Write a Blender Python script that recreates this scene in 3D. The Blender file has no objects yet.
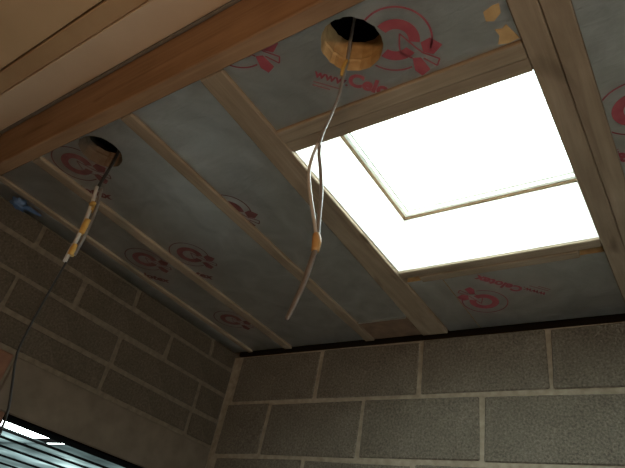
import bpy, bmesh, math, random
from mathutils import Matrix, Vector
random.seed(7)
S = bpy.context.scene
COL = S.collection
H = 1.5                      # eye height; every z below is given from the eye and lifted by H

# ------------------------------------------------------------------ camera
cam_d = bpy.data.cameras.new('camera'); cam = bpy.data.objects.new('camera', cam_d); COL.objects.link(cam)
R = Matrix(((0.82004056, 0.19119765, 0.53942279), (0.54291267, -0.55806813, -0.62753948), (0.1810506, 0.80746729, -0.56144213)))
cam.matrix_world = Matrix.Translation((0, 0, H)) @ R.to_4x4()
cam_d.sensor_fit = 'HORIZONTAL'; cam_d.sensor_width = 36.0; cam_d.lens = 36.0 * 553.2 / 625.0
cam_d.clip_start = 0.02
S.camera = cam

# ------------------------------------------------------------------ light and exposure
S.view_settings.view_transform = 'Standard'; S.view_settings.look = 'None'
S.view_settings.gamma = 1.0; S.view_settings.use_curve_mapping = False
S.view_settings.exposure = -1.3
world = bpy.data.worlds.new('overcast_sky'); S.world = world; world.use_nodes = True
bg = world.node_tree.nodes['Background']
bg.inputs[0].default_value = (0.90, 1.0, 0.98, 1); bg.inputs[1].default_value = 30.0
lamp_d = bpy.data.lights.new('stand_in_spot', 'SPOT'); lamp_d.energy = 125; lamp_d.color = (1.0, 0.60, 0.31); lamp_d.shadow_soft_size = 0.12
lamp_d.spot_size = math.radians(88); lamp_d.spot_blend = 1.0        # added spot standing in for the lit room behind the viewer
lamp = bpy.data.objects.new('stand_in_spot', lamp_d); COL.objects.link(lamp); lamp.location = (0.5, -1.0, H - 0.25)
lamp.rotation_euler = (Vector((-0.55, 0.2, 1.2)) - Vector((0.5, -1.0, -0.25))).to_track_quat('-Z', 'Y').to_euler()

# ------------------------------------------------------------------ materials
def mat(name, rough=0.8, metal=0.0):
    m = bpy.data.materials.new(name); m.use_nodes = True
    nt = m.node_tree; b = nt.nodes['Principled BSDF']
    b.inputs['Roughness'].default_value = rough; b.inputs['Metallic'].default_value = metal
    return m, nt, b
def node(nt, kind, **kw):
    n = nt.nodes.new(kind)
    for k, v in kw.items():
        if k in n.inputs: n.inputs[k].default_value = v
        else: setattr(n, k, v)
    return n
def ramp(nt, src, stops):
    r = nt.nodes.new('ShaderNodeValToRGB'); e = r.color_ramp.elements
    e[0].position, e[0].color = stops[0][0], (*stops[0][1], 1)
    e[1].position, e[1].color = stops[-1][0], (*stops[-1][1], 1)
    for p, c in stops[1:-1]:
        x = e.new(p); x.color = (*c, 1)
    nt.links.new(src, r.inputs[0]); return r.outputs[0]
def noise(nt, scale, detail=4, stretch=None, rough=0.5, distort=0.0):
    tc = nt.nodes.new('ShaderNodeTexCoord'); out = tc.outputs['Object']
    if stretch:
        mp = nt.nodes.new('ShaderNodeMapping'); mp.inputs['Scale'].default_value = stretch
        nt.links.new(out, mp.inputs[0]); out = mp.outputs[0]
    n = node(nt, 'ShaderNodeTexNoise'); n.inputs['Scale'].default_value = scale; n.inputs['Detail'].default_value = detail
    n.inputs['Roughness'].default_value = rough; n.inputs['Distortion'].default_value = distort
    nt.links.new(out, n.inputs['Vector']); return n.outputs[0]
def mixc(nt, fac, a, b, mode='MIX'):
    m = nt.nodes.new('ShaderNodeMixRGB'); m.blend_type = mode
    for i, v in enumerate((fac, a, b)):
        if hasattr(v, 'links'): nt.links.new(v, m.inputs[i])
        elif i == 0: m.inputs[0].default_value = v
        else: m.inputs[i].default_value = (*v, 1)
    return m.outputs[0]
def bump(nt, b, h, strength, dist=0.002):
    n = nt.nodes.new('ShaderNodeBump'); n.inputs['Strength'].default_value = strength; n.inputs['Distance'].default_value = dist
    nt.links.new(h, n.inputs['Height']); nt.links.new(n.outputs[0], b.inputs['Normal'])
def wood(name, axis, dark, light, rough=0.75):
    m, nt, b = mat(name, rough)
    st = {'X': (0.9, 14, 14), 'Y': (14, 0.9, 14)}[axis]
    g = noise(nt, 3.0, 6, st, 0.6, 0.8)
    c = ramp(nt, g, [(0.28, dark), (0.5, [(p + q) / 2 for p, q in zip(dark, light)]), (0.72, light)])
    blotch = ramp(nt, noise(nt, 5, 3), [(0.3, (0.72, 0.70, 0.66)), (0.7, (1, 1, 1))])
    c = mixc(nt, 1.0, c, blotch, 'MULTIPLY')
    knots = ramp(nt, noise(nt, 9, 1, {'X': (0.5, 1.3, 1.3), 'Y': (1.3, 0.5, 1.3)}[axis]), [(0.20, (0.3, 0.22, 0.16)), (0.29, (1, 1, 1))])
    c = mixc(nt, 1.0, c, knots, 'MULTIPLY')
    nt.links.new(c, b.inputs['Base Color']); bump(nt, b, g, 0.25, 0.002)
    return m
def plain(name, c1, c2, scale=20, rough=0.8, metal=0.0, bmp=0.1, dist=0.001):
    m, nt, b = mat(name, rough, metal)
    n = noise(nt, scale, 5)
    nt.links.new(ramp(nt, n, [(0.3, c1), (0.7, c2)]), b.inputs['Base Color'])
    if bmp: bump(nt, b, n, bmp, dist)
    return m

PINE_Y = wood('sawn_pine_along', 'Y', (0.24, 0.18, 0.125), (0.42, 0.335, 0.245))
PINE_X = wood('sawn_pine_across', 'X', (0.24, 0.185, 0.13), (0.42, 0.34, 0.25))
BEAM = wood('stained_beam_timber', 'X', (0.27, 0.155, 0.085), (0.42, 0.26, 0.15))
STRIP = plain('bare_cover_strip', (0.46, 0.31, 0.175), (0.53, 0.37, 0.22), 8, 0.7)
CREAM = plain('cream_lining_board', (0.60, 0.43, 0.26), (0.66, 0.48, 0.30), 6, 0.6, 0, 0.05)
CREAM2 = plain('pale_primed_board', (0.64, 0.51, 0.38), (0.70, 0.57, 0.43), 6, 0.6, 0, 0.05)
GREYSHADE = plain('grey_shadow_line', (0.16, 0.15, 0.14), (0.22, 0.21, 0.19), 30)
DARKWOOD = plain('dark_deck_board', (0.014, 0.012, 0.01), (0.024, 0.02, 0.017), 10)
FOAM = plain('tan_foam', (0.42, 0.27, 0.12), (0.60, 0.42, 0.21), 38, 0.95, 0, 0.5, 0.003)
SHADEFOAM = plain('shaded_brown_foam', (0.12, 0.08, 0.05), (0.19, 0.13, 0.085), 38, 0.95, 0, 0.5, 0.003)  # foam darkened in colour to give the unlit side of the left hole
BROWNBOARD = plain('brown_offcut', (0.14, 0.09, 0.06), (0.22, 0.14, 0.09), 25)
RED = plain('red_print', (0.28, 0.042, 0.065), (0.38, 0.09, 0.11), 40, 0.7, 0, 0)
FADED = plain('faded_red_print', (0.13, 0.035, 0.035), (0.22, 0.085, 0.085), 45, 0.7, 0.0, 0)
REDFAINT = plain('faint_red_print', (0.36, 0.16, 0.17), (0.42, 0.2, 0.2), 40, 0.7, 0, 0)
WHITE = plain('white_lining', (0.82, 0.82, 0.80), (0.86, 0.86, 0.84), 10, 0.5, 0, 0)
FRAME = plain('pale_window_frame', (0.88, 0.89, 0.85), (0.92, 0.93, 0.89), 10, 0.4, 0, 0)
SEAL = plain('brown_window_seal', (0.16, 0.10, 0.05), (0.22, 0.14, 0.07), 20)
RENDERW = plain('dull_plaster', (0.20, 0.17, 0.13), (0.26, 0.22, 0.17), 6)
CONC = plain('concrete_floor', (0.13, 0.125, 0.118), (0.2, 0.192, 0.18), 9, 0.85)
GROUND = plain('paving_outside', (0.2, 0.2, 0.19), (0.28, 0.28, 0.265), 3)
LINTEL = plain('smooth_concrete_lintel', (0.12, 0.092, 0.066), (0.17, 0.13, 0.095), 14, 0.9, 0, 0.3)
REDBRICK = plain('reddish_brick', (0.17, 0.08, 0.05), (0.23, 0.11, 0.065), 25, 0.9, 0, 0.4)
GREYPVC = plain('grey_cable_sheath', (0.20, 0.195, 0.19), (0.26, 0.25, 0.245), 60, 0.35, 0, 0)
WHITEPVC = plain('white_cable_core', (0.46, 0.45, 0.44), (0.56, 0.55, 0.53), 60, 0.35, 0, 0)
BROWNPVC = plain('brown_grey_sheath', (0.13, 0.115, 0.108), (0.19, 0.17, 0.16), 60, 0.5, 0, 0)
BLACKPVC = plain('black_cable_sheath', (0.012, 0.012, 0.012), (0.02, 0.02, 0.02), 60, 0.5, 0, 0)
YELLOW = plain('yellow_tape', (0.46, 0.28, 0.06), (0.58, 0.36, 0.09), 40, 0.5, 0, 0)
ORANGE = plain('orange_tape', (0.42, 0.24, 0.09), (0.52, 0.31, 0.12), 40, 0.5, 0, 0)
BLUE = plain('blue_plastic', (0.05, 0.10, 0.20), (0.09, 0.15, 0.28), 30, 0.4, 0, 0.2)
DARKMETAL = plain('dark_glazing_bar', (0.0015, 0.0015, 0.0015), (0.003, 0.003, 0.003), 30, 1.0)
DARKMETAL.node_tree.nodes['Principled BSDF'].inputs['Specular IOR Level'].default_value = 0.0

def foil_mat():
    m, nt, b = mat('aluminium_foil_facing', 0.42, 0.86)
    w = noise(nt, 7, 5, None, 0.55, 1.2); f = noise(nt, 55, 3)
    c = ramp(nt, w, [(0.25, (0.43, 0.435, 0.425)), (0.5, (0.54, 0.545, 0.53)), (0.78, (0.65, 0.655, 0.64))])
    nt.links.new(c, b.inputs['Base Color'])
    nt.links.new(ramp(nt, noise(nt, 16, 3), [(0.3, (0.36,) * 3), (0.7, (0.50,) * 3)]), b.inputs['Roughness'])
    a0 = nt.nodes.new('ShaderNodeMath'); a0.operation = 'MULTIPLY_ADD'; a0.inputs[1].default_value = 0.25
    nt.links.new(f, a0.inputs[0]); nt.links.new(w, a0.inputs[2])
    a = nt.nodes.new('ShaderNodeMath'); a.operation = 'MULTIPLY_ADD'; a.inputs[1].default_value = 0.9
    nt.links.new(noise(nt, 4.0, 4, (2.2, 9.0, 1.0), 0.6, 1.5), a.inputs[0]); nt.links.new(a0.outputs[0], a.inputs[2])
    bump(nt, b, a.outputs[0], 0.42, 0.006)
    return m
FOIL = foil_mat()
def block_mat(name, lo, hi):
    m, nt, b = mat(name, 0.95)
    n1 = noise(nt, 130, 3, None, 0.7); n2 = noise(nt, 9, 4)
    c = ramp(nt, n1, [(0.30, lo), (0.55, [(p + q) / 2 for p, q in zip(lo, hi)]), (0.75, hi)])
    c = mixc(nt, 1.0, c, ramp(nt, n2, [(0.25, (0.74, 0.73, 0.70)), (0.75, (1, 1, 1))]), 'MULTIPLY')
    nt.links.new(c, b.inputs['Base Color']); bump(nt, b, n1, 0.9, 0.004)
    return m
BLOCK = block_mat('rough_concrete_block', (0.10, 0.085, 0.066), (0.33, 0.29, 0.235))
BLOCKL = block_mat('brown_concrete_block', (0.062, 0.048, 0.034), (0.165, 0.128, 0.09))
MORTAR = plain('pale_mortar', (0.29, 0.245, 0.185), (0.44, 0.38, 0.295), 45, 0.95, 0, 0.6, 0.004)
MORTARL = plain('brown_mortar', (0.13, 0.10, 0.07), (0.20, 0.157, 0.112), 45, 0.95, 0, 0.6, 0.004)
def glass_mat():
    m = bpy.data.materials.new('window_glass'); m.use_nodes = True; nt = m.node_tree; nt.nodes.clear()
    o = nt.nodes.new('ShaderNodeOutputMaterial'); mx = nt.nodes.new('ShaderNodeMixShader'); t = nt.nodes.new('ShaderNodeBsdfTransparent')
    g = nt.nodes.new('ShaderNodeBsdfGlossy'); mx.inputs[0].default_value = 0.04
    t.inputs[0].default_value = (0.95, 0.98, 0.96, 1); g.inputs['Roughness'].default_value = 0.02
    nt.links.new(t.outputs[0], mx.inputs[1]); nt.links.new(g.outputs[0], mx.inputs[2]); nt.links.new(mx.outputs[0], o.inputs[0])
    return m
GLASS = glass_mat()
def poly_mat():
    m = bpy.data.materials.new('translucent_roof_sheet'); m.use_nodes = True; nt = m.node_tree; nt.nodes.clear()
    o = nt.nodes.new('ShaderNodeOutputMaterial'); mx = nt.nodes.new('ShaderNodeMixShader'); t = nt.nodes.new('ShaderNodeBsdfTranslucent'); g = nt.nodes.new('ShaderNodeBsdfTransparent')
    n = noise(nt, 2.2, 4)
    c = ramp(nt, n, [(0.3, (0.05, 0.058, 0.058)), (0.55, (0.12, 0.138, 0.138)), (0.75, (0.32, 0.36, 0.355))])
    nt.links.new(c, t.inputs[0]); g.inputs[0].default_value = (0.75, 0.85, 0.88, 1); nt.links.new(ramp(nt, noise(nt, 1.6, 3), [(0.42, (0.01,) * 3), (0.62, (0.12,) * 3)]), mx.inputs[0])
    nt.links.new(t.outputs[0], mx.inputs[1]); nt.links.new(g.outputs[0], mx.inputs[2]); nt.links.new(mx.outputs[0], o.inputs[0])
    return m
POLY = poly_mat()

# ------------------------------------------------------------------ helpers
def link(name, me, parent=None):
    o = bpy.data.objects.new(name, me); COL.objects.link(o)
    if parent is not None: o.parent = parent
    return o
def finish(name, bm, m, parent=None, smooth=False):
    bmesh.ops.recalc_face_normals(bm, faces=bm.faces[:])
    me = bpy.data.meshes.new(name); bm.to_mesh(me); bm.free()
    for x in (m if isinstance(m, (list, tuple)) else [m]): me.materials.append(x)
    if smooth:
        for p in me.polygons: p.use_smooth = True
    return link(name, me, parent)
def box_bm(x0, x1, y0, y1, z0, z1, bev=0.0, bm=None, jit=0.0):
    b = bmesh.new()
    vs = [b.verts.new((x + random.uniform(-jit, jit), y + random.uniform(-jit, jit), z + H + random.uniform(-jit, jit))) for z in (z0, z1) for y in (y0, y1) for x in (x0, x1)]
    for f in ((0, 2, 3, 1), (4, 5, 7, 6), (0, 1, 5, 4), (2, 6, 7, 3), (0, 4, 6, 2), (1, 3, 7, 5)): b.faces.new([vs[i] for i in f])
    if bev: bmesh.ops.bevel(b, geom=b.edges[:], offset=bev, segments=1, affect='EDGES', profile=0.5)
    if bm is None: return b
    me = bpy.data.meshes.new('tmp'); b.to_mesh(me); b.free(); bm.from_mesh(me); bpy.data.meshes.remove(me); return bm
def box(name, x0, x1, y0, y1, z0, z1, m, parent=None, bev=0.0, jit=0.0):
    return finish(name, box_bm(x0, x1, y0, y1, z0, z1, bev, None, jit), m, parent)
def empty(name, loc=(0, 0, 0)):
    o = bpy.data.objects.new(name, None); COL.objects.link(o); o.empty_display_size = 0.1; return o
def tag(o, label, cat, group=None):
    o['label'] = label; o['category'] = cat
    if group: o['group'] = group
    return o
def struct(o): o['kind'] = 'structure'; return o
def tube(name, pts, rad, m, parent=None, seg=8, flat=1.0, sub=4):
    """a smooth swept tube through pts (x, y, z from the eye); rad is a number or one per point"""
    P = [Vector((x, y, z + H)) for x, y, z in pts]
    rr = rad if isinstance(rad, (list, tuple)) else [rad] * len(P)
    Q, W = [], []
    for i in range(len(P) - 1):
        p0, p1, p2, p3 = P[max(i - 1, 0)], P[i], P[i + 1], P[min(i + 2, len(P) - 1)]
        for k in range(sub):
            t = k / sub
            Q.append(0.5 * ((2 * p1) + (p2 - p0) * t + (2 * p0 - 5 * p1 + 4 * p2 - p3) * t * t + (3 * p1 - p0 - 3 * p2 + p3) * t ** 3))
            W.append(rr[i] * (1 - t) + rr[i + 1] * t)
    Q.append(P[-1]); W.append(rr[-1])
    bm = bmesh.new(); rings = []
    for i, q in enumerate(Q):
        d = (Q[min(i + 1, len(Q) - 1)] - Q[max(i - 1, 0)]).normalized()
        a = d.cross(Vector((0.2, 1, 0.1))).normalized(); b = d.cross(a).normalized()
        rings.append([bm.verts.new(q + (a * math.cos(2 * math.pi * k / seg) + b * flat * math.sin(2 * math.pi * k / seg)) * W[i]) for k in range(seg)])
    for r0, r1 in zip(rings, rings[1:]):
        for k in range(seg): bm.faces.new((r0[k], r0[(k + 1) % seg], r1[(k + 1) % seg], r1[k]))
    bm.faces.new(rings[0][::-1]); bm.faces.new(rings[-1])
    return finish(name, bm, m, parent, True)

# ------------------------------------------------------------------ the setting: floor and walls
XL, YB = -1.907, 1.855            # inner faces of the left and back block walls
XR, YF = 1.3, -2.9
struct(box('floor', XL - 0.1, XR + 0.1, YF - 0.1, YB + 0.1, -1.6, -1.5, CONC))

def lay_blocks(root, courses, spans, joint, axis, face, depth, m):
    """blocks of one wall: courses = [(z0, z1, phase)], length pitch .477; each block an object, alike pieces share a mesh"""
    cache = {}
    for (z0, z1, ph) in courses:
        for (a0, a1) in spans(z0, z1):
            n0 = math.floor((a0 - ph) / 0.477)
            k = n0
            while True:
                s0 = ph + k * 0.477; s1 = s0 + 0.477; k += 1
                if s0 >= a1 - 0.02: break
                b0, b1 = max(s0 + joint / 2, a0), min(s1 - joint / 2, a1)
                if b1 - b0 < 0.02: continue
                L, Hh = b1 - b0, z1 - z0 - joint
                key = (round(L, 3), round(Hh, 3), random.randrange(3))
                if key not in cache:
                    if axis == 'X': bm = box_bm(-L / 2, L / 2, 0, depth, -Hh / 2 - H, Hh / 2 - H, 0.004, None, 0.0038)
                    else: bm = box_bm(-depth, 0, -L / 2, L / 2, -Hh / 2 - H, Hh / 2 - H, 0.004, None, 0.0038)
                    bmesh.ops.recalc_face_normals(bm, faces=bm.faces[:])
                    me = bpy.data.meshes.new('block'); bm.to_mesh(me); bm.free(); me.materials.append(m); cache[key] = me
                o = link('block', cache[key], root)
                c = (b0 + b1) / 2; pr = random.uniform(-0.002, 0.002)
                o.location = (c, face + pr, (z0 + z1) / 2 + H) if axis == 'X' else (face - pr, c, (z0 + z1) / 2 + H)

wb = struct(box('wall_back', XL - 0.1, XR + 0.1, YB + 0.005, YB + 0.1, -1.5, 0.975, MORTAR))
cs = []; z = 0.977; i = 0
while z > -1.5:
    z0 = max(z - 0.236, -1.5); cs.append((z0 + 0.004, z + 0.004, [-0.435, -0.668][i % 2])); z = z0; i += 1
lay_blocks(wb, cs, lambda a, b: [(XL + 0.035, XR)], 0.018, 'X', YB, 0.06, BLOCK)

OY0, OY1, OZ0, OZ1 = 0.915, 1.56, 0.17, 0.362     # the opening in the left wall
wlb = bmesh.new()
box_bm(XL - 0.1, XL - 0.005, YF - 0.1, OY0 - 0.01, -1.5, 0.995, 0, wlb); box_bm(XL - 0.1, XL - 0.005, YF - 0.1, 0.442, 0.995, 1.2, 0, wlb)
box_bm(XL - 0.1, XL - 0.005, OY1 + 0.01, YB + 0.1, -1.5, 0.995, 0, wlb)
box_bm(XL - 0.1, XL - 0.005, OY0 - 0.01, OY1 + 0.01, -1.5, OZ0, 0, wlb)
box_bm(XL - 0.1, XL - 0.005, OY0 - 0.01, OY1 + 0.01, OZ1 + 0.01, 0.995, 0, wlb); box_bm(XL - 0.1, XL - 0.06, OY1, YB + 0.1, 0.99, 1.05, 0, wlb)
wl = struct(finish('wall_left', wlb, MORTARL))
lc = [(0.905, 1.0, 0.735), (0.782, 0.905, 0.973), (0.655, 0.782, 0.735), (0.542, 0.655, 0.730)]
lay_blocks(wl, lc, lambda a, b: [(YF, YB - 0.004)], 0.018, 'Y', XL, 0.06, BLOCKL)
low = []; z = 0.542; i = 0
while z > -1.5:
    z0 = max(z - 0.12, -1.5); low.append((z0, z, [0.973, 0.735][i % 2])); z = z0; i += 1
def lowspan(z0, z1):
    if z0 > 0.28: return [(YF, 0.735)]
    if z0 > OZ0 - 0.05: return [(YF, OY0), (OY1, YB - 0.004)]
    return [(YF, YB - 0.004)]
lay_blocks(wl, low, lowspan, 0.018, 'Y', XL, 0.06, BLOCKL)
box('lintel', XL - 0.1, XL + 0.003, 0.862, YB - 0.004, OZ1, 0.535, LINTEL, wl, 0.004)
b = box('brick', XL - 0.1, XL + 0.002, 0.748, 0.852, OZ1, 0.535, REDBRICK, wl, 0.004); b['label'] = 'reddish brown brick beside the lintel end'
box('brick', XL - 0.1, XL + 0.002, 0.80, OY0, 0.25, OZ1 - 0.0005, REDBRICK, wl, 0.004)

fr = bmesh.new()
box_bm(XL - 0.105, XL - 0.002, OY0, OY1, OZ1 - 0.006, OZ1 + 0.0005, 0, fr); box_bm(XL - 0.105, XL - 0.002, OY1 - 0.012, OY1 + 0.001, OZ0, OZ1 - 0.006, 0, fr)
box_bm(XL - 0.105, XL - 0.002, OY0 - 0.001, OY0 + 0.004, OZ0, OZ1 - 0.006, 0, fr); box_bm(XL - 0.105, XL - 0.002, OY0, OY1, OZ0 - 0.001, OZ0 + 0.012, 0, fr)
struct(finish('window_2', fr, DARKMETAL))

# right wall with an unseen low opening added to bring daylight to the near foil, and the wall behind the viewer
DZ, DY0, DY1 = -0.25, -0.1, 1.35
wr = bmesh.new()
box_bm(XR, XR + 0.1, YF, DY0, -1.5, 1.25, 0, wr); box_bm(XR, XR + 0.1, DY1, YB + 0.1, -1.5, 1.25, 0, wr); box_bm(XR, XR + 0.1, DY0, DY1, DZ, 1.25, 0, wr)
struct(finish('wall_right', wr, RENDERW))
struct(box('wall_front', XL - 0.1, XR + 0.1, YF - 0.1, YF, -1.5, 1.25, RENDERW))
struct(box('ground', -14, 14, -12, 14, -1.75, -1.61, GROUND))

# ------------------------------------------------------------------ ceiling: hidden deck, and the lined ceiling of the nearer room
SX0, SX1, SY0, SY1 = -0.803, -0.177, 0.785, 1.418    # skylight opening
ceil = struct(empty('ceiling'))
dk = bmesh.new()
box_bm(XL - 0.1, SX0 - 0.02, 0.49, YB + 0.1, 1.24, 1.27, 0, dk); box_bm(SX1 + 0.02, XR + 0.1, 0.49, YB + 0.1, 1.24, 1.27, 0, dk)
box_bm(SX0 - 0.02, SX1 + 0.02, 0.49, SY0 - 0.02, 1.24, 1.27, 0, dk); box_bm(SX0 - 0.02, SX1 + 0.02, SY1 + 0.02, YB + 0.1, 1.24, 1.27, 0, dk)
box_bm(XL - 0.1, XR + 0.1, YF - 0.1, 0.50, 1.2455, 1.275, 0, dk); box_bm(XL - 0.1, XR + 0.1, YB + 0.08, YB + 0.1, 0.976, 1.24, 0, dk); box_bm(XR, XR + 0.1, 0.49, YB + 0.1, 1.2, 1.24, 0, dk); box_bm(XL - 0.1, XL - 0.08, YF, YB + 0.1, 0.995, 1.24, 0, dk)
finish('roof_deck', dk, DARKWOOD, ceil)
box('lining_board', XL - 0.1, XR + 0.1, YF - 0.1, 0.2725, 1.222, 1.245, CREAM, ceil, 0.002)
o = box('cover_strip', XL - 0.1, XR + 0.1, 0.277, 0.332, 1.218, 1.245, STRIP, ceil, 0.003); o['label'] = 'bare brown strip between the two pale boards'
box('lining_board', XL - 0.1, XR + 0.1, 0.333, 0.433, 1.212, 1.245, CREAM2, ceil, 0.002)
o = box('shadow_strip', XL - 0.1, XR + 0.1, 0.4335, 0.4425, 1.205, 1.245, GREYSHADE, ceil, 0.002); o['label'] = 'thin grey line between board and timber beam'  # grey strip drawn in place of the shadow line against the beam

# ------------------------------------------------------------------ timber
beam = tag(box('timber_beam', XL - 0.04, XR, 0.443, 0.484, 1.0, 1.236, BEAM, None, 0.003),
           'long orange brown timber beam on edge below the cream lining boards', 'beam')
ZT = 1.2
def joist(name, x0, x1, y0, y1, m, label, z0=1.0, cat='joist', group=None):
    return tag(box(name, x0, x1, y0, y1, z0, ZT, m, None, 0.0025, 0.0008), label, cat, group)
YE = YB + 0.014
bm = box_bm(-0.875, -0.8035, 0.485, YE, 1.0, ZT)
for v in bm.verts:
    if v.co.y > 1: v.co.x = -0.916 if v.co.x < -0.84 else -0.810          # it stands slightly skew
bmesh.ops.bevel(bm, geom=bm.edges[:], offset=0.0025, segments=1, affect='EDGES')
tag(finish('ceiling_joist', bm, PINE_Y), 'wide pine joist along the left side of the skylight', 'joist')
joist('ceiling_joist', -1.180, -1.137, 0.485, YE, PINE_Y, 'narrow pine joist between the two downlight holes, left of the skylight joist')
joist('ceiling_joist', -1.618, -1.574, 0.485, YE, PINE_Y, 'dim narrow pine joist running past the dangling yellow taped cable')
joist('ceiling_joist', -0.1275, -0.078, 0.485, YE, PINE_Y, 'outer pine joist of the pair right of the skylight, against the foil')
joist('ceiling_joist', -0.1785, -0.1282, 0.485, YE, PINE_Y, 'inner pine joist of the pair right of the skylight, at its edge')
joist('wall_batten', -1.842, -1.815, 0.485, YE, PINE_Y, 'thin batten along the top of the left block wall', 1.002, 'batten')
joist('skylight_trimmer', -0.803, -0.180, 0.703, 0.744, PINE_X, 'outer cross timber above the skylight, against the printed foil board', 1.0, 'trimmer')
joist('skylight_trimmer', -0.803, -0.180, 0.745, 0.784, PINE_X, 'inner cross timber at the top edge of the skylight', 1.002, 'trimmer')
joist('skylight_trimmer', -0.806, -0.180, 1.420, 1.456, PINE_X, 'inner cross timber at the bottom edge of the skylight', 1.004, 'trimmer')
joist('skylight_trimmer', -0.745, -0.245, 1.4565, 1.490, PINE_X, 'short cross timber behind the bottom skylight trimmer, against the far foil board', 1.0, 'trimmer')

# ------------------------------------------------------------------ foil faced insulation boards
ZF, ZI = 1.010, 1.110
def clip(bm, x0, x1, y0, y1):
    for co, no in (((x0, 0, 0), (-1, 0, 0)), ((x1, 0, 0), (1, 0, 0)), ((0, y0, 0), (0, -1, 0)), ((0, y1, 0), (0, 1, 0))):
        bmesh.ops.bisect_plane(bm, geom=bm.verts[:] + bm.edges[:] + bm.faces[:], plane_co=co, plane_no=no, clear_outer=True)
def board(label, x0, x1, y0, y1, hole=None, ZI=ZI, core=None, far=None):
    name = 'insulation_board'
    if hole is None:
        bm = box_bm(x0, x1, y0, y1, ZF, ZI, 0)
        if far is not None:
            for v in bm.verts:
                if v.co.y > y1 - 0.01 and v.co.x > x1 - 0.01: v.co.x = far
        for f in bm.faces: f.material_index = 0 if abs(f.normal.z) > 0.5 else 1
        bm.normal_update()
        for f in bm.faces: f.material_index = 0 if abs(f.normal.z) > 0.5 else 1
    else:
        cx, cy, r = hole; N = 48
        bm = bmesh.new()
        rad = [r * (1 + random.uniform(-0.02, 0.02)) for _ in range(N)]
        lv = [(ZF, 1.0), (ZF + 0.006, 0.985), (ZF + 0.030, 0.97), (ZF + 0.035, 0.94), (ZF + 0.042, 0.965), (ZI, 0.95)]
        rings = []
        for zz, s in lv:
            rings.append([bm.verts.new((cx + rad[k] * s * (1 + random.uniform(-.004, .004)) * math.cos(2 * math.pi * k / N), cy + rad[k] * s * (1 + random.uniform(-.004, .004)) * math.sin(2 * math.pi * k / N), zz + H)) for k in range(N)])
        for a, c in zip(rings, rings[1:]):
            for k in range(N):
                f = bm.faces.new((a[k], a[(k + 1) % N], c[(k + 1) % N], c[k])); f.material_index = 1
        for zz, ring in ((ZF, rings[0]), (ZI, rings[-1])):
            out = [bm.verts.new((x, y, zz + H)) for x, y in ((x0, y0), (x1, y0), (x1, y1), (x0, y1))]
            es = [bm.edges.new((out[k], out[(k + 1) % 4])) for k in range(4)]
            es += [bm.edges.get((ring[k], ring[(k + 1) % N])) for k in range(N)]
            res = bmesh.ops.triangle_fill(bm, edges=es, use_beauty=True)
            for g in res['geom']:
                if isinstance(g, bmesh.types.BMFace): g.material_index = 0
            if zz == ZF: o0 = out
        for k in range(4):
            f = bm.faces.new((o0[k], o0[(k + 1) % 4], out[(k + 1) % 4], out[k])); f.material_index = 1
    o = finish(name, bm, [FOIL, core or FOAM], None)
    o['rect'] = (x0, x1, y0, y1); o['hole'] = hole or (0, 0, 0)
    return tag(o, label, 'insulation')
def flat_print(name, polys, brd, origin, turn, m, dz=0.0006):
    """flat ink on a board: polys in the print's own plane (right, up), read from below"""
    s = -1 if turn else 1; q = math.sqrt(0.5)
    u, v = Vector((q * s, q * s)), Vector((q * s, -q * s))
    bm = bmesh.new()
    for poly in polys:
        vs = []
        for a, b in poly:
            w = Vector(origin) + u * a + v * b
            vs.append(bm.verts.new((w.x, w.y, ZF - dz + H)))
        try: bm.faces.new(vs)
        except ValueError: pass
    cut_print(bm, brd)
    if not bm.faces: bm.free(); return
    me = bpy.data.meshes.new(name); bm.normal_update()
    for f in bm.faces:
        if f.normal.z > 0: f.normal_flip()
    bm.to_mesh(me); bm.free(); me.materials.append(m)
    return link(name, me, brd)
def cut_print(bm, brd):
    x0, x1, y0, y1 = brd['rect']; clip(bm, x0 + .001, x1 - .001, y0 + .001, y1 - .001)
    hx, hy, hr = brd['hole']
    if hr > 0:
        kill = [f for f in bm.faces if min((Vector((v.co.x, v.co.y)) - Vector((hx, hy))).length for v in f.verts) < hr * 1.0]
        bmesh.ops.delete(bm, geom=kill, context='FACES')
def lettering(text, brd, origin, turn, a, b, size, m, bold=0.0):
    cu = bpy.data.curves.new('lettering', 'FONT'); cu.body = text; cu.size = size; cu.offset = bold; cu.resolution_u = 3
    to = bpy.data.objects.new('lettering', cu); COL.objects.link(to)
    me = bpy.data.meshes.new_from_object(to); bpy.data.objects.remove(to); bpy.data.curves.remove(cu)
    polys = [[(me.vertices[i].co.x + a, me.vertices[i].co.y + b) for i in p.vertices] for p in me.polygons]
    bpy.data.meshes.remove(me)
    return flat_print('lettering', polys, brd, origin, turn, m)
def arc(r0, r1, t0, t1, n=40, c=(0, 0)):
    t0, t1 = math.radians(t0), math.radians(t1); out = []
    for k in range(n):
        p, q = t0 + (t1 - t0) * k / n, t0 + (t1 - t0) * (k + 1) / n
        out.append([(c[0] + r0 * math.cos(p), c[1] + r0 * math.sin(p)), (c[0] + r1 * math.cos(p), c[1] + r1 * math.sin(p)),
                    (c[0] + r1 * math.cos(q), c[1] + r1 * math.sin(q)), (c[0] + r0 * math.cos(q), c[1] + r0 * math.sin(q))])
    return out
def stroke(p, q, w):
    p, q = Vector(p), Vector(q); d = (q - p).normalized(); n = Vector((-d.y, d.x)) * w / 2
    return [tuple(p + n), tuple(q + n), tuple(q - n), tuple(p - n)]
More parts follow.
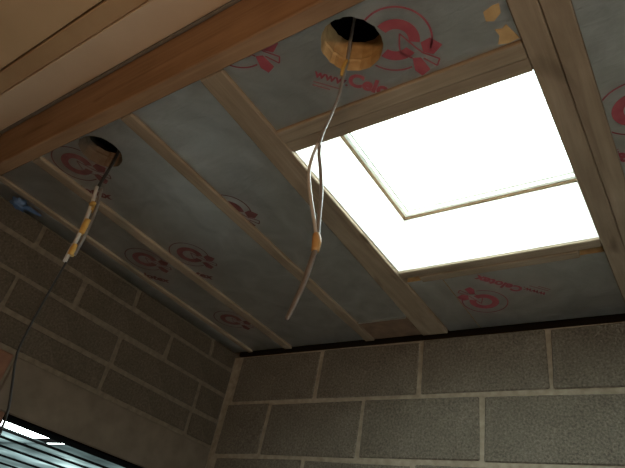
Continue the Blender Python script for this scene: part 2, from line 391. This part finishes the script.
def logo(brd, origin, turn, text=True, m=None, m2=None):
    m = m or RED; m2 = m2 or REDFAINT
    P = arc(0.0745, 0.0785, 4, 318, 60)                               # the thin outer ring, open behind the x
    P += arc(0.027, 0.050, 14, 342, 50, (0.002, 0.0))                    # the thick C
    # the x: two solid arms and one hollow arm
    P += [[(0.052, 0.012), (0.066, 0.030), (0.096, 0.022), (0.088, -0.006), (0.066, -0.008)]]
    P += [[(0.050, -0.030), (0.066, -0.022), (0.096, -0.044), (0.086, -0.066), (0.066, -0.058)]]
    for a, c in (((0.004, 0.018), (0.050, -0.004)), ((0.022, -0.026), (0.050, -0.030)), ((0.050, -0.004), (0.066, -0.010)), ((0.066, -0.010), (0.104, -0.012)), ((0.104, -0.012), (0.106, -0.030)), ((0.106, -0.030), (0.072, -0.022)), ((0.004, 0.018), (0.014, -0.012)), ((0.014, -0.012), (0.022, -0.026))):
        P.append(stroke(a, c, 0.0035))
    flat_print('logo', P, brd, origin, turn, m)
    if text:
        lettering('www.', brd, origin, turn, -0.144, -0.152, 0.034, m, 0.0009)
        lettering('Celotex', brd, origin, turn, -0.067, -0.147, 0.049, m, 0.0022)
        flat_print('small_print', [stroke((-0.143, -0.166), (-0.075, -0.166), 0.004), stroke((-0.143, -0.176), (-0.10, -0.176), 0.004)], brd, origin, turn, m2)

G = 0.0015
bD = board('foil board with a big red logo and a round downlight hole, above the skylight', -0.8035 + G, -0.179 - G, 0.486, 0.7025, (-0.495, 0.565, 0.0675))
logo(bD, (-0.406, 0.594), False); logo(bD, (-0.722, 0.437), False, False)
for pts in ([(-0.225, 0.613), (-0.206, 0.607), (-0.193, 0.608), (-0.196, 0.628), (-0.213, 0.640), (-0.227, 0.634)], [(-0.218, 0.659), (-0.205, 0.663), (-0.195, 0.657), (-0.189, 0.675), (-0.181, 0.697), (-0.205, 0.700), (-0.223, 0.694), (-0.214, 0.676)]):
    bm = bmesh.new(); lo = [bm.verts.new((x, y, ZF - 0.0016 + H)) for x, y in pts]; hi = [bm.verts.new((x, y, ZF + 0.001 + H)) for x, y in pts]
    bm.faces.new(lo); bm.faces.new(hi[::-1])
    for k in range(len(pts)): bm.faces.new((lo[k], lo[(k + 1) % len(pts)], hi[(k + 1) % len(pts)], hi[k]))
    p = finish('torn_patch', bm, FOAM, bD); p['label'] = 'torn patch of foil showing tan foam'
bE = board('foil board with part of a red logo at the right edge of the photo', -0.078 + G, XR - G, 0.486, YE)
logo(bE, (-0.018, 0.972), False)
bF = board('foil board with an upside down red logo between the skylight and the back wall', -0.680 + G, -0.179 - G, 1.490, YE)
logo(bF, (-0.598, 1.682), True)
bF2 = board('small plain foil offcut at the left end of the upside down logo board', -0.806 + G, -0.680 - G, 1.490, YE)
bC = board('wrinkled grey foil board just left of the wide skylight joist', -1.137 + G, -0.876 - G, 0.486, 1.715, None, ZI, None, -0.917)
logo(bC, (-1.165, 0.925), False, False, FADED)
bn = tag(box('timber_infill', -1.137 + G, -0.918 - G, 1.722, YE, 1.006, 1.10, BROWNBOARD, None, 0.002), 'dark brown infill board by the back wall, beyond the wrinkled foil board', 'infill')
bt = box('foil_edge', -1.130, -0.921, 1.7155, 1.7215, 1.0035, 1.02, FOIL, bn); bt['label'] = 'pale shiny edge strip'
bB = board('dim foil board with a dark downlight hole, left of the narrow pine joist', -1.574 + G, -1.180 - G, 0.486, YE, (-1.362, 0.556, 0.066), ZF + 0.056, SHADEFOAM)
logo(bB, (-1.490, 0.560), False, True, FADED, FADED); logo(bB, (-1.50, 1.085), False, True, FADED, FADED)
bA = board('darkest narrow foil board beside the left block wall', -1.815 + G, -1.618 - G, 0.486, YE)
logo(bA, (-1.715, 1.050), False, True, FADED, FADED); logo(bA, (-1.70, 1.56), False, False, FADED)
bW = board('strip of foil in the gap between thin batten and left block wall', -1.96, -1.842 - G, 0.486, YE)

# ------------------------------------------------------------------ the skylight
win = struct(empty('window_1'))
ZG = 1.232
box('lining_board', SX0 - 0.016, SX0, SY0 - 0.001, SY1 + 0.001, 1.012, ZG, WHITE, win, 0.001)
box('lining_board', SX1, SX1 + 0.016, SY0 - 0.001, SY1 + 0.001, 1.012, ZG, WHITE, win, 0.001)
box('lining_board', SX0, SX1, SY0 - 0.016, SY0, 1.012, ZG, WHITE, win, 0.001)
box('lining_board', SX0, SX1, SY1, SY1 + 0.016, 1.012, ZG, WHITE, win, 0.001)
def ring(name, d0, d1, z0, z1, m, bev=0.0015):
    bm = bmesh.new()
    a0, a1, c0, c1 = SX0 + d0, SX1 - d0, SY0 + d0, SY1 - d0; w = d1 - d0
    box_bm(a0, a0 + w, c0, c1, z0, z1, bev, bm); box_bm(a1 - w, a1, c0, c1, z0, z1, bev, bm)
    box_bm(a0 + w, a1 - w, c0, c0 + w, z0, z1, bev, bm); box_bm(a0 + w, a1 - w, c1 - w, c1, z0, z1, bev, bm)
    return finish(name, bm, m, win)
ring('window_seal', -0.02, 0.007, ZG + 0.001, 1.262, SEAL)
ring('window_frame', 0.007, 0.020, ZG + 0.006, 1.275, FRAME)
ring('glazing_bead', 0.020, 0.026, 1.252, 1.275, FRAME)
ring('roof_kerb', -0.07, -0.02, ZG + 0.001, 1.30, DARKWOOD)
box('window_pane', SX0 + 0.02, SX1 - 0.02, SY0 + 0.02, SY1 - 0.02, 1.262, 1.268, GLASS, win)

# ------------------------------------------------------------------ dangling cables
ca = tag(empty('dangling_cable'), 'grey twin cable hanging from the downlight hole beside the skylight', 'cable', 'cables hanging from the downlight holes')
Y1 = 0.605
tube('cable_sheath', [(-0.5180, 0.580, 1.16), (-0.5280, 0.596, 1.08), (-0.5300, 0.602, 1.03), (-0.5300, 0.602, 0.985), (-0.5330, Y1, 0.911), (-0.5430, Y1, 0.850), (-0.5530, Y1, 0.804), (-0.5560, Y1, 0.765)], [0.0045, 0.0045, 0.0045, 0.004, 0.0038, 0.0038, 0.0042, 0.005], GREYPVC, ca, 8, 0.8)
tube('yellow_core', [(-0.5265, 0.597, 1.015), (-0.5300, 0.595, 0.992), (-0.5320, 0.597, 0.965)], [0.004, 0.005, 0.003], YELLOW, ca)
o = tube('cable_core', [(-0.5560, 0.602, 0.772), (-0.5610, 0.601, 0.736), (-0.5580, 0.6, 0.690), (-0.5410, 0.6, 0.630), (-0.5180, 0.603, 0.560), (-0.5090, 0.605, 0.530)], 0.0036, WHITEPVC, ca); o['label'] = 'pale left strand'
tube('cable_core', [(-0.5550, 0.608, 0.772), (-0.5510, 0.608, 0.745), (-0.5380, 0.608, 0.700), (-0.5240, 0.608, 0.640), (-0.5160, 0.608, 0.580), (-0.5080, 0.607, 0.530)], 0.0038, GREYPVC, ca)
tube('tape', [(-0.5110, Y1, 0.538), (-0.5070, Y1, 0.522), (-0.5060, Y1, 0.502)], [0.0065, 0.0088, 0.007], ORANGE, ca, 10)
tube('cable_tail', [(-0.5060, Y1, 0.515), (-0.5090, Y1, 0.485), (-0.5170, Y1, 0.434), (-0.5260, Y1, 0.402), (-0.5340, Y1, 0.376)], [0.0056, 0.006, 0.006, 0.0056, 0.0042], BROWNPVC, ca, 8, 0.7)

cb = tag(empty('dangling_cable'), 'black cable ending in yellow taped white cores in the dark left corner', 'cable', 'cables hanging from the downlight holes')
Y2 = 0.58
tube('cable_sheath', [(-1.335, 0.580, 1.16), (-1.331, 0.588, 1.08), (-1.325, 0.588, 1.0), (-1.311, Y2, 0.935), (-1.318, Y2, 0.886), (-1.314, Y2, 0.868)], 0.0048, BLACKPVC, cb)
tube('cable_core', [(-1.316, 0.576, 0.874), (-1.300, 0.576, 0.824), (-1.290, 0.576, 0.786), (-1.281, 0.576, 0.733), (-1.277, 0.576, 0.683), (-1.281, 0.576, 0.652), (-1.280, 0.576, 0.615)], 0.0055, WHITEPVC, cb)
tube('cable_core', [(-1.310, 0.586, 0.874), (-1.290, 0.586, 0.824), (-1.278, 0.586, 0.786), (-1.270, 0.586, 0.733), (-1.268, 0.586, 0.683), (-1.272, 0.586, 0.640)], 0.005, BROWNPVC, cb)
for p, q, r in (((-1.297, 0.806), (-1.290, 0.782), 0.009), ((-1.277, 0.748), (-1.275, 0.702), 0.0105), ((-1.276, 0.668), (-1.277, 0.636), 0.0095)):
    tube('tape', [(p[0], Y2, p[1]), ((p[0] + q[0]) / 2, Y2, (p[1] + q[1]) / 2), (q[0], Y2, q[1])], [r * .85, r, r * .9], YELLOW, cb, 10)
tube('tape_tag', [(-1.296, 0.575, 0.803), (-1.275, 0.570, 0.797), (-1.262, 0.568, 0.792)], [0.006, 0.008, 0.004], YELLOW, cb, 8)
tube('thin_wire', [(-1.279, Y2, 0.625), (-1.289, Y2, 0.536), (-1.296, Y2, 0.428), (-1.288, Y2, 0.364), (-1.240, Y2, 0.29), (-1.197, Y2, 0.215), (-1.18, Y2, 0.08), (-1.17, Y2, -0.2)], 0.0028, BLACKPVC, cb, 6)

# ------------------------------------------------------------------ crumpled blue plastic at the wall head
bm = bmesh.new(); bmesh.ops.create_icosphere(bm, subdivisions=3, radius=1.0)
for v in bm.verts:
    k = 1 + 0.22 * math.sin(v.co.x * 7 + v.co.z * 4) + 0.18 * math.cos(v.co.y * 8 - v.co.x * 3)
    v.co = Vector((-1.868 + v.co.x * 0.018 * k, 0.600 + v.co.y * 0.028 * k, 0.988 + H + v.co.z * 0.018 * k))
bl = tag(finish('plastic_scrap', bm, BLUE, None, True), 'crumpled blue plastic scrap at the top of the left block wall', 'plastic')
tube('tail', [(-1.864, 0.620, 0.990), (-1.866, 0.650, 0.993), (-1.868, 0.685, 0.997)], [0.011, 0.008, 0.003], BLUE, bl, 8, 0.5)

# ------------------------------------------------------------------ the ribbed lean-to roof outside the left opening
lt = tag(empty('lean_to_roof'), 'translucent roof on dark ribs seen through the opening in the left wall', 'roof')
ribs = [-2.4, -2.8, -3.14, -3.486, -3.75, -4.10, -4.52, -4.95, -5.4, -5.9, -6.45]
ZR = 0.55
for i, x in enumerate(ribs): box('rib', x - 0.008, x + 0.008, 0.6, 5.2, ZR + 0.016, ZR + 0.03, DARKMETAL, lt, 0.004)
for i, (x0, x1) in enumerate(zip(ribs[3:], ribs[4:])): box('roof_sheet', x1 - 0.002, x0 + 0.002, 0.6, 5.2, ZR + 0.03 + 0.001 * (i % 2), ZR + 0.036 + 0.001 * (i % 2), POLY, lt)
box('roof_sheet', ribs[3] + 0.003, ribs[1], 2.02, 5.2, ZR + 0.0305, ZR + 0.0365, POLY, lt)
for y in (0.62, 2.0, 3.4, 5.15): box('purlin', -6.46, -2.38, y - 0.012, y + 0.012, ZR + 0.0385, ZR + 0.062, DARKMETAL, lt, 0.003)
for y in (0.7, 5.1):
    for x in (-6.45, -2.4): box('post', x - 0.04, x + 0.04, y - 0.04, y + 0.04, -1.61, ZR + 0.02, DARKMETAL, lt, 0.004)
for o in list(bpy.data.objects):
    for k in ('rect', 'hole'):
        if k in o: del o[k]
